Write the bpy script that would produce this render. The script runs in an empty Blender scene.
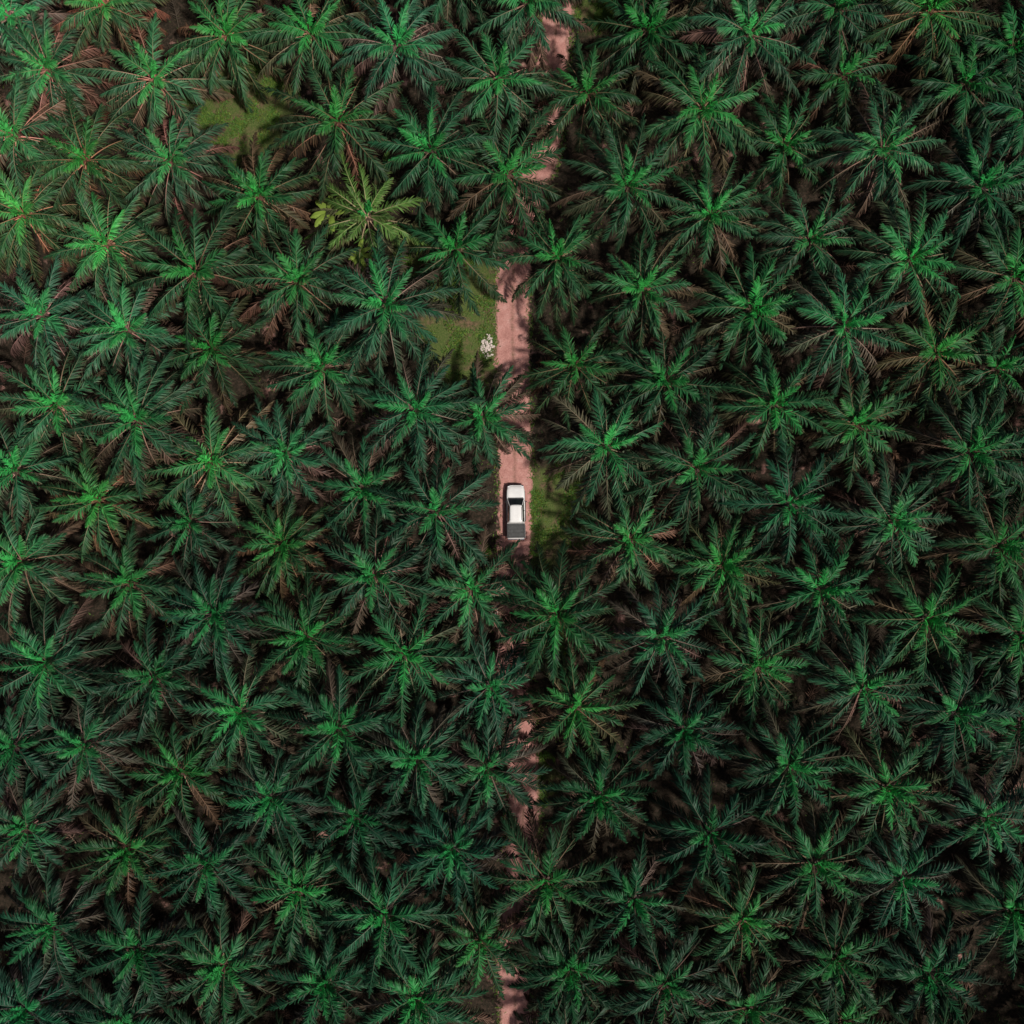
import bpy, math, random
import numpy as np
from mathutils import Vector, noise

random.seed(7); rng = np.random.default_rng(7)
scene = bpy.context.scene
R = math.radians
CAM_H = 110.0

# ------------------------------------------------------------------ helpers
def link(o, parent=None):
    scene.collection.objects.link(o)
    if parent: o.parent = parent
    return o

def mesh_from(name, V, F, C=None, mats=(), smooth=False, midx=None):
    me = bpy.data.meshes.new(name)
    me.from_pydata([tuple(v) for v in V], [], [tuple(f) for f in F])
    if C is not None:
        at = me.color_attributes.new("Col", 'FLOAT_COLOR', 'POINT')
        c = np.ones((len(V), 4), dtype=np.float32); c[:, :3] = C
        at.data.foreach_set("color", c.ravel())
    for m in mats: me.materials.append(m)
    if smooth: me.polygons.foreach_set("use_smooth", [True]*len(me.polygons))
    if midx is not None: me.polygons.foreach_set("material_index", midx)
    me.update()
    return me

def new_mat(name):
    m = bpy.data.materials.new(name); m.use_nodes = True
    nt = m.node_tree; b = nt.nodes["Principled BSDF"]
    return m, nt, b

def simple_mat(name, col, rough=0.5, metal=0.0, spec=0.5, coat=0.0, nscale=0, namt=0.1):
    m, nt, b = new_mat(name)
    b.inputs["Base Color"].default_value = (*col, 1)
    b.inputs["Roughness"].default_value = rough
    b.inputs["Metallic"].default_value = metal
    b.inputs["Specular IOR Level"].default_value = spec
    b.inputs["Coat Weight"].default_value = coat
    if nscale:
        tc = nt.nodes.new("ShaderNodeTexCoord"); n = nt.nodes.new("ShaderNodeTexNoise")
        n.inputs["Scale"].default_value = nscale; n.inputs["Detail"].default_value = 5
        nt.links.new(tc.outputs["Object"], n.inputs["Vector"])
        r = nt.nodes.new("ShaderNodeValToRGB")
        r.color_ramp.elements[0].position = .3; r.color_ramp.elements[1].position = .7
        r.color_ramp.elements[0].color = (*[c*(1-namt) for c in col], 1)
        r.color_ramp.elements[1].color = (*[min(1, c*(1+namt)) for c in col], 1)
        nt.links.new(n.outputs["Fac"], r.inputs["Fac"]); nt.links.new(r.outputs["Color"], b.inputs["Base Color"])
    return m

# ------------------------------------------------------------------ materials
def foliage_mat(name, rough=0.5, spec=0.2):
    m, nt, b = new_mat(name); L = nt.links
    at = nt.nodes.new("ShaderNodeAttribute"); at.attribute_name = "Col"
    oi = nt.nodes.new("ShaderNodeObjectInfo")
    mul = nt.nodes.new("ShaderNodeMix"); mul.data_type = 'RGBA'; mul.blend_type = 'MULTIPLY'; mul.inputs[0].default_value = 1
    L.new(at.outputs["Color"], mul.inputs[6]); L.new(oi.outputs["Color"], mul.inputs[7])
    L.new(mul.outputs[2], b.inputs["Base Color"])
    b.inputs["Roughness"].default_value = rough; b.inputs["Specular IOR Level"].default_value = spec
    return m
M_LEAF = foliage_mat("palm_foliage", .5, .2)
M_DRY = foliage_mat("dry_fronds", 0.8, 0.1)
M_GRASS = foliage_mat("grass_blades", 0.7, 0.15)

# ------------------------------------------------------------------ palm frond geometry
class Buf:
    def __init__(s): s.V=[]; s.F=[]; s.C=[]; s.n=0
    def add(s, V, F, C):
        s.V.append(np.asarray(V, float)); s.C.append(np.asarray(C, float))
        s.F += [tuple(int(i)+s.n for i in f) for f in F]; s.n += len(V)
    def out(s): return np.concatenate(s.V), s.F, np.concatenate(s.C)

def norm(a): return a/np.maximum(np.linalg.norm(a, axis=-1, keepdims=True), 1e-9)

def frond(buf, rg, base, az, e0, bend, L, age, leafcol, tipcol, rachcol, nl=34, lat=0.0, ll=1.05, lw=0.085,
          droop=30, petiole=0.17, roll=0.0, flat=False):
    N = 14
    s = np.linspace(0, 1, N+1)
    ang = R(e0) - R(bend)*s**1.35
    azs = az + R(lat)*s**1.5
    T = np.stack([np.cos(ang)*np.cos(azs), np.cos(ang)*np.sin(azs), np.sin(ang)], 1)
    P = np.zeros((N+1, 3)); P[1:] = np.cumsum((T[1:]+T[:-1])*.5*L/N, 0); P += base
    if flat: P[:, 2] = np.maximum(P[:, 2], 0.04)
    S = np.stack([-np.sin(azs), np.cos(azs), 0*azs], 1)
    U = norm(np.cross(T, S)); U = np.where(U[:, 2:3] < 0, -U, U) if e0 < 85 else U
    S2 = S*math.cos(roll)+U*math.sin(roll); U2 = U*math.cos(roll)-S*math.sin(roll); S, U = S2, U2
    w = 0.075*(1-s)**0.8+0.012
    w[0] = 0.15
    V = np.stack([P-S*w[:, None]*.6, P+U*w[:, None]*.5, P+S*w[:, None]*.6], 1).reshape(-1, 3)
    F = []
    for i in range(N):
        a=i*3; b=a+3
        F += [(a, a+1, b+1, b), (a+1, a+2, b+2, b+1), (a+2, a, b, b+2)]
    tt = np.repeat(s, 3)[:, None]
    rc = np.array(rachcol)*(1-tt)**1.5 + np.array(leafcol)*1.5*(1-(1-tt)**1.5)
    buf.add(V, F, rc)
    k = np.linspace(petiole, 0.995, nl)
    for side in (-1, 1):
        kk = np.clip(k + rg.normal(0, .006, nl), petiole*.9, .999)
        f = kk*N; i0 = np.minimum(f.astype(int), N-1); fr = (f-i0)[:, None]
        ip = lambda A: A[i0]*(1-fr)+A[i0+1]*fr
        p, t, sd, u = ip(P), norm(ip(T)), norm(ip(S)), norm(ip(U))
        q = (kk-petiole)/(1-petiole)
        length = ll*(0.30+0.70*np.sin(np.pi*np.clip(q*0.72+.16, 0, 1))**.8)*rg.uniform(.78, 1.15, nl)
        length *= np.where(q > .72, 1-(q-.72)*2.0, 1)
        fa = R(60)-R(40)*q**1.1 + rg.normal(0, R(8), nl)
        grp = rg.choice([-24, 0, 22], nl, p=[.33, .34, .33])
        dr = R(droop)+np.radians(grp)*.8+rg.normal(0, R(7), nl)
        d = np.cos(fa)[:, None]*t + np.sin(fa)[:, None]*(side*sd*np.cos(dr)[:, None]-u*np.sin(dr)[:, None])
        d = norm(d)
        wv = norm(t-(t*d).sum(1, keepdims=True)*d)
        tw = rg.normal(0, R(20), nl)[:, None]
        wv = wv*np.cos(tw)+np.cross(d, wv)*np.sin(tw)
        width = lw*rg.uniform(.75, 1.2, nl)[:, None]
        g = np.array([0, 0, -1.0])
        dd = droop/30.0
        c1 = p + d*(length*.4)[:, None] + g*(length*.05*dd)[:, None]
        c2 = p + d*(length*.74)[:, None] + g*(length*.19*dd)[:, None]
        c3 = p + d*(length*.96)[:, None] + g*(length*.42*dd)[:, None]
        if flat:
            for c in (c1, c2, c3): c[:, 2] = np.maximum(c[:, 2], .03)
        LV = np.stack([p-wv*width*.4, p+wv*width*.4, c1-wv*width*.5, c1+wv*width*.5,
                       c2-wv*width*.42, c2+wv*width*.42, c3], 1).reshape(-1, 3)
        LF = []
        for j in range(nl):
            o = j*7; LF += [(o, o+1, o+3, o+2), (o+2, o+3, o+5, o+4), (o+4, o+5, o+6)]
        br = (rg.uniform(.5, 1.5, nl)*(1.15-.5*q))[:, None]
        lc = np.array(leafcol)[None]*br
        tipmix = np.clip(.08+q*.45+rg.uniform(-.3, .5, nl)*(.6+age), 0, 1)[:, None]
        tc = lc*(1-tipmix)+np.array(tipcol)[None]*tipmix*br
        LC = np.stack([lc*1.1, lc*1.1, lc, lc, lc*.55+tc*.45, lc*.55+tc*.45, tc], 1).reshape(-1, 3)
        buf.add(LV, LF, LC)

def trunk(buf, rg, h):
    nr, ns = 22, 12; V=[]; F=[]; C=[]
    for i in range(nr):
        z = h*i/(nr-1)
        for j in range(ns):
            a = 2*math.pi*(j+(i % 2)*.5)/ns
            r = .36-.06*z/h + (.12 if (i+j) % 2 else 0)+rg.uniform(-.03, .03)+(.18 if i == 0 else 0)
            if i > nr-4: r += .12
            V.append((r*math.cos(a), r*math.sin(a), z-.05*(i == 0)))
            c = rg.uniform(.6, 1.3); C.append((.075*c, .05*c, .035*c))
    for i in range(nr-1):
        for j in range(ns):
            F.append((i*ns+j, i*ns+(j+1) % ns, (i+1)*ns+(j+1) % ns, (i+1)*ns+j))
    F.append(tuple((nr-1)*ns+j for j in range(ns)))
    buf.add(V, F, C)

YOUNG = np.array((.026, .25, .048)); MID = np.array((.016, .090, .034)); OLD = np.array((.026, .045, .022))
BROWN = np.array((.105, .068, .045)); TAN = np.array((.21, .16, .10)); PET = np.array((.48, .31, .21))

def palm_mesh(seed, h, nf=36, R0=1.0, yellow=False, brownness=0.5):
    rg = np.random.default_rng(seed); buf = Buf()
    trunk(buf, rg, h)
    a0 = rg.uniform(0, 6.28)
    lean_az = rg.uniform(0, 6.28); pd = rg.uniform(-3, 7)
    for i in range(nf):
        a = i/(nf-1)
        az = a0 + i*R(137.5) + rg.normal(0, R(9))
        e0 = 74-82*a**.72 + rg.normal(0, 5) + 5*math.cos(az-lean_az)
        bend = 47+24*a + rg.normal(0, 9) + pd
        L = (3.3+3.8*min(1, a*2.2)**.8)*R0*rg.uniform(.85, 1.07)
        if a < .22: lc = YOUNG*(1-a/.22)+MID*(a/.22)
        else: lc = MID*(1-(a-.22)/.78)+OLD*((a-.22)/.78)
        lc = lc*rg.uniform(.75, 1.25)
        tip = TAN*.65+lc*.35
        if rg.random() < max(0, (a-.4)/.6)*brownness*2.0:
            m = rg.uniform(.3, .92); lc = lc*(1-m)+BROWN*m*rg.uniform(.8, 1.2); tip = BROWN*1.4
        if yellow:
            lc = np.array((.07, .15, .032))*rg.uniform(.6, 1.3) if a < .6 else np.array((.07, .075, .035)); tip = np.array((.20, .18, .08))
        rach = PET*(.25+.85*a) if not yellow else np.array((.55, .38, .26))
        rb = .1+.2*a
        base = np.array((rb*math.cos(az), rb*math.sin(az), h-.25-.55*a+.3))
        frond(buf, rg, base, az, e0, bend, L, a, lc, tip, rach, nl=50, lat=rg.normal(0, 13), ll=1.16*R0*(.72 if a < .12 else 1),
              lw=.105, droop=32+18*a+rg.normal(0, 5), roll=rg.normal(0, .17), petiole=.12+.12*a)
    for i in range(4):
        az = rg.uniform(0, 6.28)
        frond(buf, rg, np.array((0, 0, h)), az, 84-i*4, 18, rg.uniform(2.0, 2.8), 0, YOUNG*1.25, YOUNG, YOUNG*1.4,
              nl=20, ll=.5, lw=.1, droop=15, petiole=.3)
    V, F, C = buf.out()
    return mesh_from("oil_palm_mesh", V, F, C, [M_LEAF])

variants = []
for i in range(20):
    h = 5.4+2.5*((i*7) % 20)/19
    variants.append((palm_mesh(300+i, h, nf=int(30+(i*3) % 11), R0=.93+.14*((i*9) % 20)/19, brownness=.25+.6*((i*11) % 20)/19), h))

# ------------------------------------------------------------------ plantation survey (decimetres from the survey corner)
pts = [(45,55),(148,72),(222,22),(305,30),(395,48),(497,68),(590,82),(655,18),(750,32),(850,62),(968,82),(930,5),
(8,130),(85,158),(165,155),(255,188),(335,120),(430,148),(500,165),(620,180),(700,108),(790,130),(885,150),(985,182),
(12,215),(105,240),(200,265),(290,282),(455,245),(565,252),(650,285),(720,210),(815,235),(910,252),(1015,272),
(35,315),(125,335),(215,350),(318,368),(385,310),(415,405),(483,412),(578,360),(670,378),(750,302),(840,330),(945,350),
(50,405),(143,425),(210,462),(280,450),(358,478),(436,512),(602,452),(695,465),(775,400),(865,425),(972,450),
(8,475),(95,500),(185,520),(280,545),(375,577),(468,592),(564,614),(635,540),(790,500),(900,520),(1003,545),
(28,565),(120,587),(210,615),(303,635),(400,655),(488,687),(578,715),(662,640),(727,570),(825,597),(925,620),
(45,660),(145,682),(240,710),(335,730),(422,755),(492,775),(600,800),(690,735),(760,665),(860,690),(960,712),(1020,640),
(75,750),(170,782),(265,800),(355,822),(452,850),(544,878),(640,905),(715,832),(785,765),(890,787),(992,815),
(18,830),(115,850),(200,872),(295,900),(385,920),(479,940),(573,975),(665,990),(742,920),(808,862),(905,880),(1008,910),
(50,930),(135,950),(222,968),(320,990),(412,1005),(832,955),(940,975),(755,1010),(5,745),(0,5),(100,0),(838,5),(20,1010),(1018,40),(528,0)]
palms = []
for px, py in pts: palms.append(((px-512)*.1*.930, (512-py)*.1*.930))
road = [(570,-400),(566,-60),(557,20),(549,100),(543,160),(526,205),(514,250),(512,320),(514,400),(515,470),(515,550),(510,610),(514,680),(522,750),(524,810),(518,890),(512,960),(517,1030),(525,1400)]
road = [((x-512)*.1, (512-y)*.1) for x, y in road]
def road_x(y):
    for (x0, y0), (x1, y1) in zip(road[:-1], road[1:]):
        if y1 <= y <= y0: t = (y-y0)/(y1-y0); t = t*t*(3-2*t)*.5+t*.5; return x0+(x1-x0)*t
    return road[0][0] if y > 0 else road[-1][0]
extra = []
for i in range(-14, 15):
    for j in range(-14, 15):
        x = i*9.0+j*2.5+random.uniform(-.5, .5); y = -i*2.2-j*8.8+random.uniform(-.5, .5)
        if abs(x) > 76 or abs(y) > 76: continue
        if abs(x) < 45.5 and abs(y) < 45.5: continue
        if abs(x-road_x(y)) < 3.6: continue
        if min((x-a)**2+(y-b)**2 for a, b in palms) < 6.0**2: continue
        extra.append((x, y))
allp = palms+extra
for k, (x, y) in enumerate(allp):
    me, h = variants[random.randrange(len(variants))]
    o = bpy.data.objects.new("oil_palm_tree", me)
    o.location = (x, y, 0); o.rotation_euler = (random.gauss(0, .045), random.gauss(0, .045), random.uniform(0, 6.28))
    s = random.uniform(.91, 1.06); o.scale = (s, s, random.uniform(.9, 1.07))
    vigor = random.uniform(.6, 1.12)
    d = max(0, 1-math.hypot(x+50, y-48)/60)     # pale, bright haze over the north-west, painted into the palm tint
    south = max(0, min(1, (-y+8)/50))  # light falloff toward the south, darkened into the palm tint
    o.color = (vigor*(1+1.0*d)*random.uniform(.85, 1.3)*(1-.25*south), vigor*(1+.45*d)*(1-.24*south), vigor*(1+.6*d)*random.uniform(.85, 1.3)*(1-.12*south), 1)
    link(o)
ym = palm_mesh(900, 5.2, nf=28, R0=.95, yellow=True)
yp = link(bpy.data.objects.new("yellowing_palm_tree", ym)); yp.location = ((365-512)*.094, (512-212)*.094, 0); yp.color = (1, 1, 1, 1)

def broadleaf(seed, n=8, L=2.3):
    rg = np.random.default_rng(seed); buf = Buf()
    for i in range(n):
        az = i*R(137.5); e0 = rg.uniform(35, 70); N = 9
        s = np.linspace(0, 1, N+1); ang = R(e0)-R(85)*s**1.4
        T = np.stack([np.cos(ang)*math.cos(az), np.cos(ang)*math.sin(az), np.sin(ang)], 1)
        P = np.cumsum(T*L*rg.uniform(.8, 1.1)/N, 0)+np.array((0, 0, 4.4))
        S = np.array((-math.sin(az), math.cos(az), 0))
        w = (.36*np.sin(np.pi*np.clip(s*.93+.04, 0, 1))**.6*np.where(np.arange(N+1) < 2, .3, 1))[:, None]
        w = w*rg.uniform(.8, 1.1, (N+1, 1))
        V = np.stack([P-S*w+np.array((0, 0, -.08)), P, P+S*w+np.array((0, 0, -.08))], 1).reshape(-1, 3)
        F = []
        for j in range(N): a=j*3; F += [(a, a+1, a+4, a+3), (a+1, a+2, a+5, a+4)]
        c = np.array((.17, .25, .04))*rg.uniform(.7, 1.1); buf.add(V, F, np.repeat(c[None], len(V), 0))
    V=[]; F=[]
    for i in range(6):
        for j in range(8): a=j*math.pi/4; r=.16-.012*i; V.append((r*math.cos(a), r*math.sin(a), i*.9))
    for i in range(5):
        for j in range(8): F.append((i*8+j, i*8+(j+1)%8, (i+1)*8+(j+1)%8, (i+1)*8+j))
    buf.add(V, F, np.repeat(np.array([[.12, .14, .05]]), len(V), 0))
    return mesh_from("banana_plant_mesh", *buf.out(), [M_GRASS])
for x, y, s in ((-17.3, 28.6, .95), (-14.6, 24.6, .65)):
    b = link(bpy.data.objects.new("banana_plant", broadleaf(int(s*10), 7))); b.location = (x, y, 0); b.scale = (s, s, 1); b.rotation_euler[2] = x; b.color=(1,1,1,1)

# ------------------------------------------------------------------ ground
def W(px, py): return ((px-512)*.1, (512-py)*.1)
patches = [(*W(243,106), 4.8, 5.0), (*W(467,328), 4.8, 6.0), (*W(552,512), 3.6, 5.0), (*W(430,258), 3.6, 2.8), (*W(540,780), 2.0, 2.4),
           (*W(592,12), 2, 2.4), (*W(470,560), 2, 2), (*W(545,640), 2.2, 3)]
def grassv(x, y):
    n = noise.noise(Vector((x*.35, y*.35, 3)))*.35+noise.noise(Vector((x*1.4, y*1.4, 5)))*.2
    v = max(1-math.hypot((x-a)/c, (y-b)/d) for a, b, c, d in patches)+n
    return max(0, min(1, v*3+.55))
core = np.arange(-62, 62.01, .5)
out = np.array([70, 80, 100, 150, 300, 700, 2000.])
cs = np.concatenate([-out[::-1], core, out]); n = len(cs)
V=[]; C=[]
for yy in cs:
    rx = road_x(float(yy))
    for xx in cs:
        V.append((xx, yy, 0)); g = grassv(xx, yy) if abs(xx) < 62 and abs(yy) < 62 else 0
        dd = abs(xx-rx)
        dirt = max(0, 1-max(0, dd-1.2)/1.8)
        C.append((g, dirt, 0))
F = [(j*n+i, j*n+i+1, (j+1)*n+i+1, (j+1)*n+i) for j in range(n-1) for i in range(n-1)]
mg, nt, b = new_mat("plantation_soil"); L = nt.links
at = nt.nodes.new("ShaderNodeAttribute"); at.attribute_name = "Col"
sep = nt.nodes.new("ShaderNodeSeparateColor"); L.new(at.outputs["Color"], sep.inputs[0])
tc = nt.nodes.new("ShaderNodeTexCoord")
def noi(sc, det=6, rough=.6):
    x = nt.nodes.new("ShaderNodeTexNoise"); x.inputs["Scale"].default_value = sc; x.inputs["Detail"].default_value = det
    x.inputs["Roughness"].default_value = rough; L.new(tc.outputs["Object"], x.inputs["Vector"]); return x
def ramp(src, stops):
    r = nt.nodes.new("ShaderNodeValToRGB"); e = r.color_ramp.elements
    e[0].position, e[0].color = stops[0][0], (*stops[0][1], 1); e[1].position, e[1].color = stops[-1][0], (*stops[-1][1], 1)
    for p, c in stops[1:-1]: q = e.new(p); q.color = (*c, 1)
    L.new(src, r.inputs[0]); return r
def mixc(f, a, c):
    m = nt.nodes.new("ShaderNodeMix"); m.data_type = 'RGBA'; L.new(f, m.inputs[0]); L.new(a, m.inputs[6]); L.new(c, m.inputs[7]); return m.outputs[2]
n1 = noi(.35, 5, .6); n2 = noi(3.5, 8, .7); n3 = noi(9, 6, .7); n4 = noi(.6, 4, .6)
soil = ramp(n2.outputs["Fac"], [(.3, (.012, .012, .008)), (.5, (.030, .024, .017)), (.7, (.08, .053, .04))])
grs = ramp(n3.outputs["Fac"], [(.3, (.032, .06, .016)), (.5, (.08, .12, .032)), (.72, (.18, .16, .07))])
grs2 = ramp(n2.outputs["Fac"], [(.35, (.045, .05, .022)), (.65, (.22, .14, .09))])
gs = nt.nodes.new("ShaderNodeMapRange"); gs.inputs[1].default_value=.47; gs.inputs[2].default_value=.64; L.new(n4.outputs["Fac"], gs.inputs[0])
grass_c = mixc(gs.outputs[0], grs.outputs[0], grs2.outputs[0])
pale = ramp(n2.outputs["Fac"], [(.3, (.20, .095, .075)), (.7, (.52, .30, .26))])
base = soil.outputs[0]
sp = nt.nodes.new("ShaderNodeMapRange"); sp.inputs[1].default_value=.62; sp.inputs[2].default_value=.70; L.new(n1.outputs["Fac"], sp.inputs[0])
base = mixc(sp.outputs[0], base, pale.outputs[0])
base = mixc(sep.outputs[0], base, grass_c)
dm = nt.nodes.new("ShaderNodeMath"); dm.operation='MULTIPLY'; L.new(sep.outputs[1], dm.inputs[0]); L.new(n2.outputs["Fac"], dm.inputs[1])
dm2 = nt.nodes.new("ShaderNodeMapRange"); dm2.inputs[1].default_value=.32; dm2.inputs[2].default_value=.55; L.new(dm.outputs[0], dm2.inputs[0])
base = mixc(dm2.outputs[0], base, pale.outputs[0])
L.new(base, b.inputs["Base Color"]); b.inputs["Roughness"].default_value = .95; b.inputs["Specular IOR Level"].default_value=.1
bp = nt.nodes.new("ShaderNodeBump"); bp.inputs["Distance"].default_value=.15; bp.inputs["Strength"].default_value=.8
L.new(n2.outputs["Fac"], bp.inputs["Height"]); L.new(bp.outputs[0], b.inputs["Normal"])
link(bpy.data.objects.new("ground", mesh_from("ground", V, F, C, [mg])))

# road sheet
mr_, nt, b = new_mat("laterite_track"); L = nt.links
tc = nt.nodes.new("ShaderNodeTexCoord")
at = nt.nodes.new("ShaderNodeAttribute"); at.attribute_name = "Col"
sep = nt.nodes.new("ShaderNodeSeparateColor"); L.new(at.outputs["Color"], sep.inputs[0])
a1 = noi(1.1, 7, .65); a2 = noi(7, 6, .7)
c1 = ramp(a1.outputs["Fac"], [(.3, (.36, .155, .135)), (.52, (.53, .255, .225)), (.72, (.68, .42, .38))])
c2 = ramp(a2.outputs["Fac"], [(.3, (.19, .08, .065)), (.7, (.60, .34, .30))])
mm = nt.nodes.new("ShaderNodeMix"); mm.data_type='RGBA'; mm.inputs[0].default_value=.45; L.new(c1.outputs[0], mm.inputs[6]); L.new(c2.outputs[0], mm.inputs[7])
verge = ramp(a2.outputs["Fac"], [(.3, (.10, .065, .038)), (.7, (.28, .15, .11))])
mv = nt.nodes.new("ShaderNodeMath"); mv.operation='MULTIPLY'; L.new(sep.outputs[0], mv.inputs[0]); L.new(a1.outputs["Fac"], mv.inputs[1])
mv2 = nt.nodes.new("ShaderNodeMapRange"); mv2.inputs[1].default_value=.28; mv2.inputs[2].default_value=.5; L.new(mv.outputs[0], mv2.inputs[0])
L.new(mixc(mv2.outputs[0], mm.outputs[2], verge.outputs[0]), b.inputs["Base Color"])
b.inputs["Roughness"].default_value=.9; b.inputs["Specular IOR Level"].default_value=.2
bp = nt.nodes.new("ShaderNodeBump"); bp.inputs["Distance"].default_value=.06; L.new(a2.outputs["Fac"], bp.inputs["Height"]); L.new(bp.outputs[0], b.inputs["Normal"])
V=[]; C=[]; F=[]; ys = np.arange(88, -88, -.25)
prof = [(-1.0, 0, .9), (-.8, .012, .35), (-.5, .004, 0.0), (-.2, .02, .5), (0, .028, .8), (.2, .02, .5), (.5, .004, 0), (.8, .012, .35), (1.0, 0, .9)]
for yy in ys:
    xc = sum(road_x(yy+t) for t in (-3, -1.5, 0, 1.5, 3))/5
    wb = 1.65 if yy < 26 else 1.4
    if yy < -8: wb = 1.45
    wl = wb+.4*noise.noise(Vector((1, yy*.5, 0)))+.35*noise.noise(Vector((4, yy*2.2, 0)))
    wr = wb+.4*noise.noise(Vector((9, yy*.5, 0)))+.35*noise.noise(Vector((7, yy*2.2, 0)))
    for t, z, v in prof:
        V.append((xc+t*(wl if t < 0 else wr), yy, z+.008)); C.append((v, 0, 0))
m = len(prof)
for i in range(len(ys)-1):
    for j in range(m-1): F.append((i*m+j, (i+1)*m+j, (i+1)*m+j+1, i*m+j+1))
link(bpy.data.objects.new("dirt_road", mesh_from("dirt_road", V, F, C, [mr_], smooth=True)))

# grass mass
gx=[]; 
while len(gx) < 20000:
    a, b_, c, d = patches[min(len(patches)-1, int(random.random()**1.5*len(patches)))]
    x = a+random.uniform(-1.25, 1.25)*c; y = b_+random.uniform(-1.25, 1.25)*d
    if abs(x-road_x(y)) < 1.5+random.random()*.3: continue
    if random.random() < grassv(x, y)*max(0, .2+2.2*noise.noise(Vector((x*.6, y*.6, 9)))): gx.append((x, y, 1))
for _ in range(16000):
    x = random.uniform(-58, 58); y = random.uniform(-58, 58)
    if abs(x-road_x(y)) < 1.5: continue
    if noise.noise(Vector((x*.3, y*.3, 20))) > .0: gx.append((x, y, .8))
for _ in range(5000):
    y = random.uniform(-60, 60); sd = random.choice((-1, 1)); x = road_x(y)+sd*random.gauss(1.75, .2)
    if noise.noise(Vector((sd*3, y*.6, 2))) > -.1: gx.append((x, y, .8))
G = np.array(gx); N = len(G); az = rng.uniform(0, 6.28, N); hh = rng.uniform(.1, .34, N)*G[:, 2]; lean = rng.uniform(.1, .4, N); ww = rng.uniform(.02, .06, N)
P0 = np.stack([G[:, 0], G[:, 1], 0*az], 1); dv = np.stack([np.cos(az), np.sin(az), 0*az], 1); sv = np.stack([-np.sin(az), np.cos(az), 0*az], 1)
V = np.stack([P0-sv*ww[:, None], P0+sv*ww[:, None], P0+dv*lean[:, None]+np.array((0, 0, 1))*hh[:, None]], 1).reshape(-1, 3)
cc = np.array((.05, .125, .025))*rng.uniform(.5, 1.6, (N, 1))+np.array((.08, .05, 0))*rng.uniform(0, 1, (N, 1))**2
o = link(bpy.data.objects.new("grass", mesh_from("grass", V, [(3*i, 3*i+1, 3*i+2) for i in range(N)], np.repeat(cc, 3, 0), [M_GRASS]))); o.color=(1,1,1,1)

# cut fronds lying between the palm rows
buf = Buf()
for k in range(420):
    x = random.uniform(-52, 52); y = random.uniform(-52, 52)
    if abs(x-road_x(y)) < 4.5: continue
    if grassv(x, y) > .5: continue
    c = np.array(random.choice([(.15, .09, .065), (.20, .13, .10), (.10, .06, .045), (.05, .04, .03)]))*random.uniform(.6, 1.1)
    frond(buf, rng, np.array((x, y, .12+random.random()*.3)), random.uniform(0, 6.28), random.uniform(2, 12), 14, random.uniform(3, 5), 1, c, c*1.3, c*1.5,
          nl=18, ll=.9, lw=.09, droop=12, lat=random.gauss(0, 20), flat=True)
o = link(bpy.data.objects.new("fallen_palm_fronds", mesh_from("fallen_palm_fronds", *buf.out(), [M_DRY]))); o.color=(1,1,1,1)

# pale rubble heaps
import bmesh
M_ROCK = simple_mat("pale_rubble", (.60, .52, .48), .9, nscale=6, namt=.3)
def heap(x, y, r, n, seed):
    rg = random.Random(seed)
    bm = bmesh.new()
    for i in range(n):
        a = rg.uniform(0, 6.28); q = r*rg.random()**.8; sz = rg.uniform(.03, .15)
        res = bmesh.ops.create_icosphere(bm, subdivisions=1, radius=sz)
        sc = Vector((rg.uniform(.7, 1.5), rg.uniform(.7, 1.5), rg.uniform(.4, .8)))
        off = Vector((q*math.cos(a)*.7, q*math.sin(a)*1.2, sz*.25+max(0, .35*(1-q/r))*rg.random()))
        for v in res["verts"]:
            v.co = Vector((v.co.x*sc.x, v.co.y*sc.y, v.co.z*sc.z))*rg.uniform(.75, 1.2)+off
    me = bpy.data.meshes.new("rubble"); bm.to_mesh(me); bm.free(); me.materials.append(M_ROCK)
    o = link(bpy.data.objects.new("rubble_pile", me)); o.location = (x, y, 0)
heap(*W(488, 346), 1.0, 120, 1); heap(*W(493, 606), .8, 70, 2); heap(*W(372, 264), 1.4, 120, 3)

# ------------------------------------------------------------------ pickup truck (front towards +Y)
truck = link(bpy.data.objects.new("pickup_truck", None)); truck.location = (.38, 0.0, .02); truck.rotation_euler[2] = R(.6)
PAINT = simple_mat("white_paint", (.78, .78, .78), .28, spec=.5, coat=.5, nscale=2, namt=.04)
GLASS = simple_mat("tinted_glass", (.012, .016, .02), .06, spec=.8)
BLACK = simple_mat("black_plastic", (.018, .018, .02), .6, nscale=8, namt=.3)
LINER = simple_mat("bed_liner", (.045, .048, .05), .65, nscale=5, namt=.35)
RUB = simple_mat("tyre_rubber", (.02, .02, .02), .85)
CHR = simple_mat("chrome", (.6, .6, .62), .2, metal=1)
LAMP = simple_mat("lamp_lens", (.7, .72, .75), .1, spec=.8)
RED = simple_mat("tail_lens", (.4, .02, .015), .2)
def part(name, V, F, mat, smooth=False, bevel=0, sub=0):
    me = mesh_from(name, V, F, None, [mat], smooth)
    o = link(bpy.data.objects.new(name, me), truck)
    if bevel:
        m = o.modifiers.new("b", 'BEVEL'); m.width = bevel; m.segments = 3; m.limit_method='ANGLE'
    return o
def box(name, x0, x1, y0, y1, z0, z1, mat, bevel=.015):
    V = [(x, y, z) for z in (z0, z1) for y in (y0, y1) for x in (x0, x1)]
    F = [(0, 2, 3, 1), (4, 5, 7, 6), (0, 1, 5, 4), (2, 6, 7, 3), (0, 4, 6, 2), (1, 3, 7, 5)]
    return part(name, V, F, mat, bevel=bevel)
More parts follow.
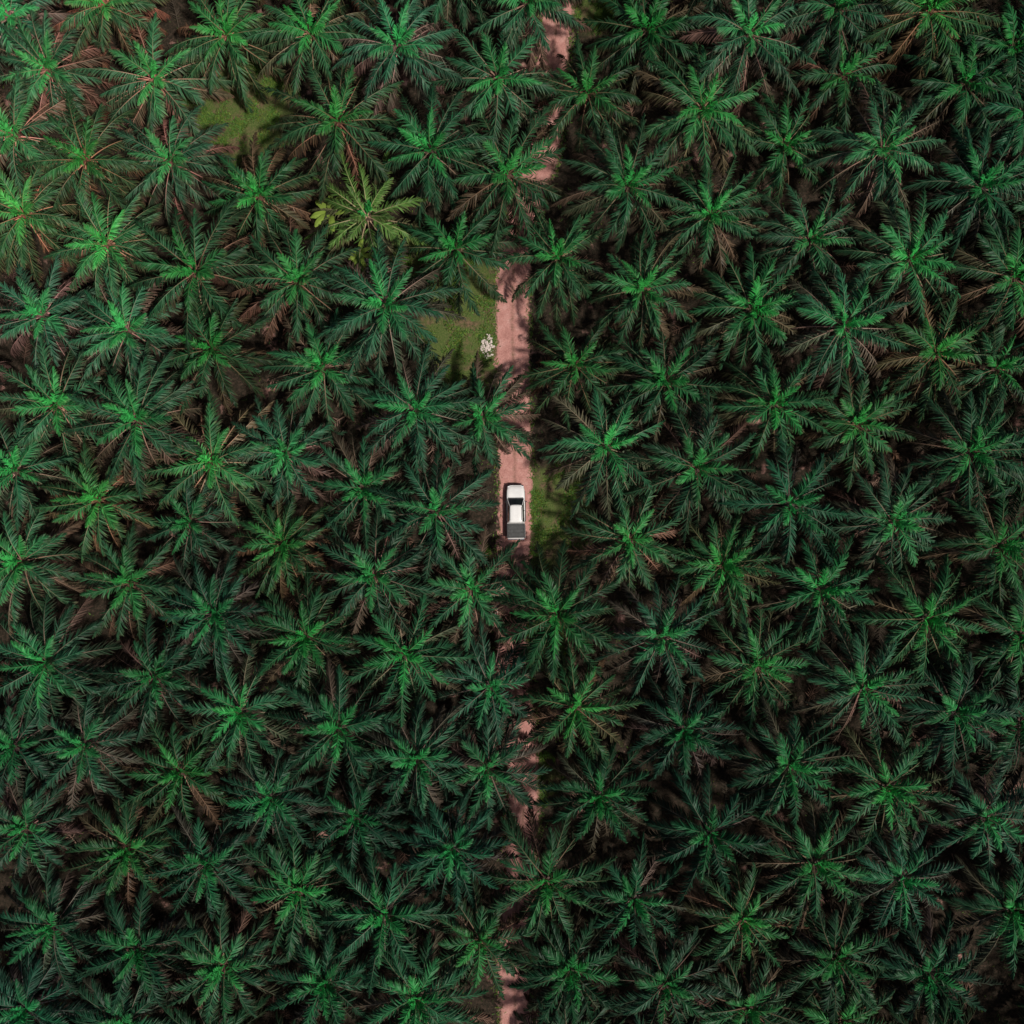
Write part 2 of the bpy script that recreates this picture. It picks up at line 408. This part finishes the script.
def loft(name, secs, mat, bevel=0, smooth=True):
    V=[]; F=[]; ring = []
    for y, w, zb, zt, cr in secs:
        pr = [(-w*.96, zb), (-w, zb+.12), (-w, zb+(zt-zb)*.6), (-w*.975, zt-.07), (-w*.90, zt-.01), (-w*.62, zt+cr*.75), (-w*.58, zt+cr*.6), (0, zt+cr),
              (w*.58, zt+cr*.6), (w*.62, zt+cr*.75), (w*.90, zt-.01), (w*.975, zt-.07), (w, zb+(zt-zb)*.6), (w, zb+.12), (w*.96, zb)]
        ring.append(len(pr)); V += [(x, y, z) for x, z in pr]
    m = ring[0]
    for i in range(len(secs)-1):
        for j in range(m): F.append((i*m+j, i*m+(j+1) % m, (i+1)*m+(j+1) % m, (i+1)*m+j))
    F.append(tuple(range(m))); F.append(tuple((len(secs)-1)*m+j for j in reversed(range(m))))
    return part(name, V, F, mat, smooth)
loft("front_body", [(-1.10, .90, .42, 1.12, 0), (0, .915, .42, 1.12, 0), (1.0, .915, .42, 1.11, .01), (1.22, .915, .42, 1.10, .035), (1.7, .91, .45, 1.07, .05),
                    (2.15, .89, .45, 1.02, .05), (2.42, .83, .46, .96, .04), (2.58, .73, .48, .88, .02), (2.66, .62, .52, .78, 0)], PAINT)
def frustum(name, yb0, yb1, wb0, wb1, zb, yt0, yt1, wt0, wt1, zt, mat, bevel=.04):
    V = [(-wb0, yb0, zb), (wb0, yb0, zb), (wb1, yb1, zb), (-wb1, yb1, zb), (-wt0, yt0, zt), (wt0, yt0, zt), (wt1, yt1, zt), (-wt1, yt1, zt)]
    F = [(3, 2, 1, 0), (4, 5, 6, 7), (0, 1, 5, 4), (1, 2, 6, 5), (2, 3, 7, 6), (3, 0, 4, 7)]
    return part(name, V, F, mat, bevel=bevel)
frustum("cab_glass", -1.07, 1.36, .84, .82, 1.09, -.98, .70, .66, .63, 1.70, GLASS, .05)
V=[]; F=[]; nx, ny = 9, 11
for j in range(ny):
    y = -1.04+1.76*j/(ny-1)
    e = abs(2*j/(ny-1)-1)
    for i in range(nx):
        u = 2*i/(nx-1)-1; w = .66-.03*(j/(ny-1))-.05*e**6
        rib = .012 if (i in (2, 6) and 1 < j < 9) else 0
        V.append((u*w, y+(-.05*u*u if j == ny-1 else 0), 1.775-.045*u**4-.04*e**3+rib))
for j in range(ny-1):
    for i in range(nx-1): F.append((j*nx+i, j*nx+i+1, (j+1)*nx+i+1, (j+1)*nx+i))
ro = part("roof", V, F, PAINT, True); m = ro.modifiers.new("t", 'SOLIDIFY'); m.thickness=.06; m.offset=-1
def bar(name, a, b, r, mat):
    a, b = Vector(a), Vector(b); d = (b-a).normalized(); s = d.cross(Vector((0, 0, 1))).normalized(); u = s.cross(d)
    V = [p+s*i*r+u*j*r for p in (a, b) for i, j in ((-1, -1), (1, -1), (1, 1), (-1, 1))]
    F = [(3, 2, 1, 0), (4, 5, 6, 7), (0, 1, 5, 4), (1, 2, 6, 5), (2, 3, 7, 6), (3, 0, 4, 7)]
    return part(name, V, F, mat, bevel=r*.4)
for sx, t in ((-1, "left"), (1, "right")):
    bar("a_pillar_"+t, (sx*.82, 1.33, 1.09), (sx*.64, .68, 1.73), .028, PAINT)
    bar("b_pillar_"+t, (sx*.845, .12, 1.10), (sx*.665, .08, 1.73), .03, BLACK)
    bar("c_pillar_"+t, (sx*.84, -1.04, 1.10), (sx*.665, -.98, 1.73), .04, PAINT)
    box("roof_rail_"+t, sx*.58-.018, sx*.58+.018, -.80, .50, 1.765, 1.80, BLACK, .008)
    box("side_mirror_"+t, min(sx*.93, sx*1.10), max(sx*.93, sx*1.10), .98, 1.1, 1.08, 1.26, BLACK, .03)
    box("door_handle_front_"+t, sx*.92-.012, sx*.92+.012, .2, .38, .94, .97, CHR, .005)
    box("door_handle_rear_"+t, sx*.92-.012, sx*.92+.012, -.82, -.64, .94, .97, CHR, .005)
    box("side_step_"+t, sx*.93-.07, sx*.93+.07, -.95, 1.0, .36, .41, BLACK, .02)
    box("headlamp_"+t, sx*.66-.13, sx*.66+.13, 2.40, 2.585, .78, .93, LAMP, .03)
    box("bed_side_"+t, min(sx*.80, sx*.905), max(sx*.80, sx*.905), -2.62, -1.14, .48, 1.13, PAINT, .03)
    box("bed_rail_cap_"+t, sx*.84-.05, sx*.84+.05, -2.60, -1.16, 1.131, 1.155, BLACK, .01)
    box("tail_lamp_"+t, sx*.86-.05, sx*.86+.05, -2.66, -2.623, .78, 1.08, RED, .015)
    for yy, t2 in ((1.62, "front"), (-1.78, "rear")):
        V=[]; F=[]; n=24
        prof2 = [(.16, -.10), (.24, -.11), (.33, -.12), (.375, -.10), (.385, -.03), (.385, .03), (.375, .10), (.33, .12), (.24, .11), (.16, .10)]
        for i in range(n):
            a = 2*math.pi*i/n
            for r, xo in prof2: V.append((sx*.80+xo, yy+r*math.cos(a), .385+r*math.sin(a)))
        q = len(prof2)
        for i in range(n):
            for j in range(q-1): F.append((i*q+j, i*q+j+1, ((i+1) % n)*q+j+1, ((i+1) % n)*q+j))
        part(f"tyre_{t2}_{t}", V, F, RUB, True)
        V=[(sx*.88, yy, .385)]; F=[]
        for i in range(20):
            a = 2*math.pi*i/20; r = .235; V.append((sx*(.905 if i % 4 else .87), yy+r*math.cos(a), .385+r*math.sin(a)))
        F = [(0, 1+i, 1+(i+1) % 20) for i in range(20)]
        part(f"wheel_{t2}_{t}", V, F, CHR)
        V=[]; F=[]
        for i in range(13):
            a = math.pi*i/12
            for r, xo in ((.41, .885), (.49, .885), (.49, .945), (.41, .945)): V.append((sx*xo, yy+r*math.cos(a), .40+r*math.sin(a)))
        for i in range(12):
            for j in range(4): F.append((i*4+j, i*4+(j+1) % 4, (i+1)*4+(j+1) % 4, (i+1)*4+j))
        part(f"fender_flare_{t2}_{t}", V, F, BLACK)
box("bed_floor", -.80, .80, -2.56, -1.14, .50, .60, LINER, 0)
box("tonneau_cover", -.785, .785, -2.54, -1.17, 1.04, 1.10, LINER, .02)
for i in range(4): box(f"cover_rib_{i+1}", -.76, .76, -2.44+i*.36, -2.40+i*.36, 1.102, 1.118, BLACK, .005)
box("tailgate", -.80, .80, -2.64, -2.56, .55, 1.13, PAINT, .02)
box("rear_bumper", -.86, .86, -2.78, -2.67, .42, .60, CHR, .03)
box("chassis", -.5, .5, -2.55, 2.4, .30, .48, BLACK, 0)
box("front_bumper", -.78, .78, 2.50, 2.70, .40, .60, BLACK, .05)
box("grille", -.46, .46, 2.60, 2.69, .64, .80, BLACK, .02)
box("cab_rear_panel", -.84, .84, -1.135, -1.11, .5, 1.14, PAINT, .01)
box("wiper_left", -.5, .05, 1.30, 1.32, 1.15, 1.165, BLACK, 0); box("cowl", -.74, .74, 1.26, 1.42, 1.12, 1.155, BLACK, .01)

# ------------------------------------------------------------------ light
el, azd = 62, -40
S = Vector((math.cos(R(el))*math.cos(R(azd)), math.cos(R(el))*math.sin(R(azd)), math.sin(R(el))))
sun = bpy.data.lights.new("sun", 'SUN'); sun.energy = 3.5; sun.angle = R(4); sun.color = (1, .93, .84)
so = link(bpy.data.objects.new("sun", sun)); so.rotation_euler = (-S).to_track_quat('-Z', 'Y').to_euler(); so.location = S*150
w = bpy.data.worlds.new("World"); scene.world = w; w.use_nodes = True
nt = w.node_tree; sky = nt.nodes.new("ShaderNodeTexSky"); sky.sky_type = 'NISHITA'; sky.sun_disc = False
sky.sun_elevation = R(el); sky.sun_rotation = R(90-azd); sky.dust_density = 4
nt.links.new(sky.outputs[0], nt.nodes["Background"].inputs[0]); nt.nodes["Background"].inputs[1].default_value = .05
# ------------------------------------------------------------------ camera
cam = bpy.data.cameras.new("camera"); co = link(bpy.data.objects.new("camera", cam)); co.location = (0, 0, CAM_H)
cam.sensor_width = 36; cam.lens = 18/(51.2/CAM_H); cam.clip_end = 6000
scene.camera = co
scene.view_settings.view_transform = 'Standard'; scene.view_settings.look = 'None'; scene.view_settings.exposure = 0
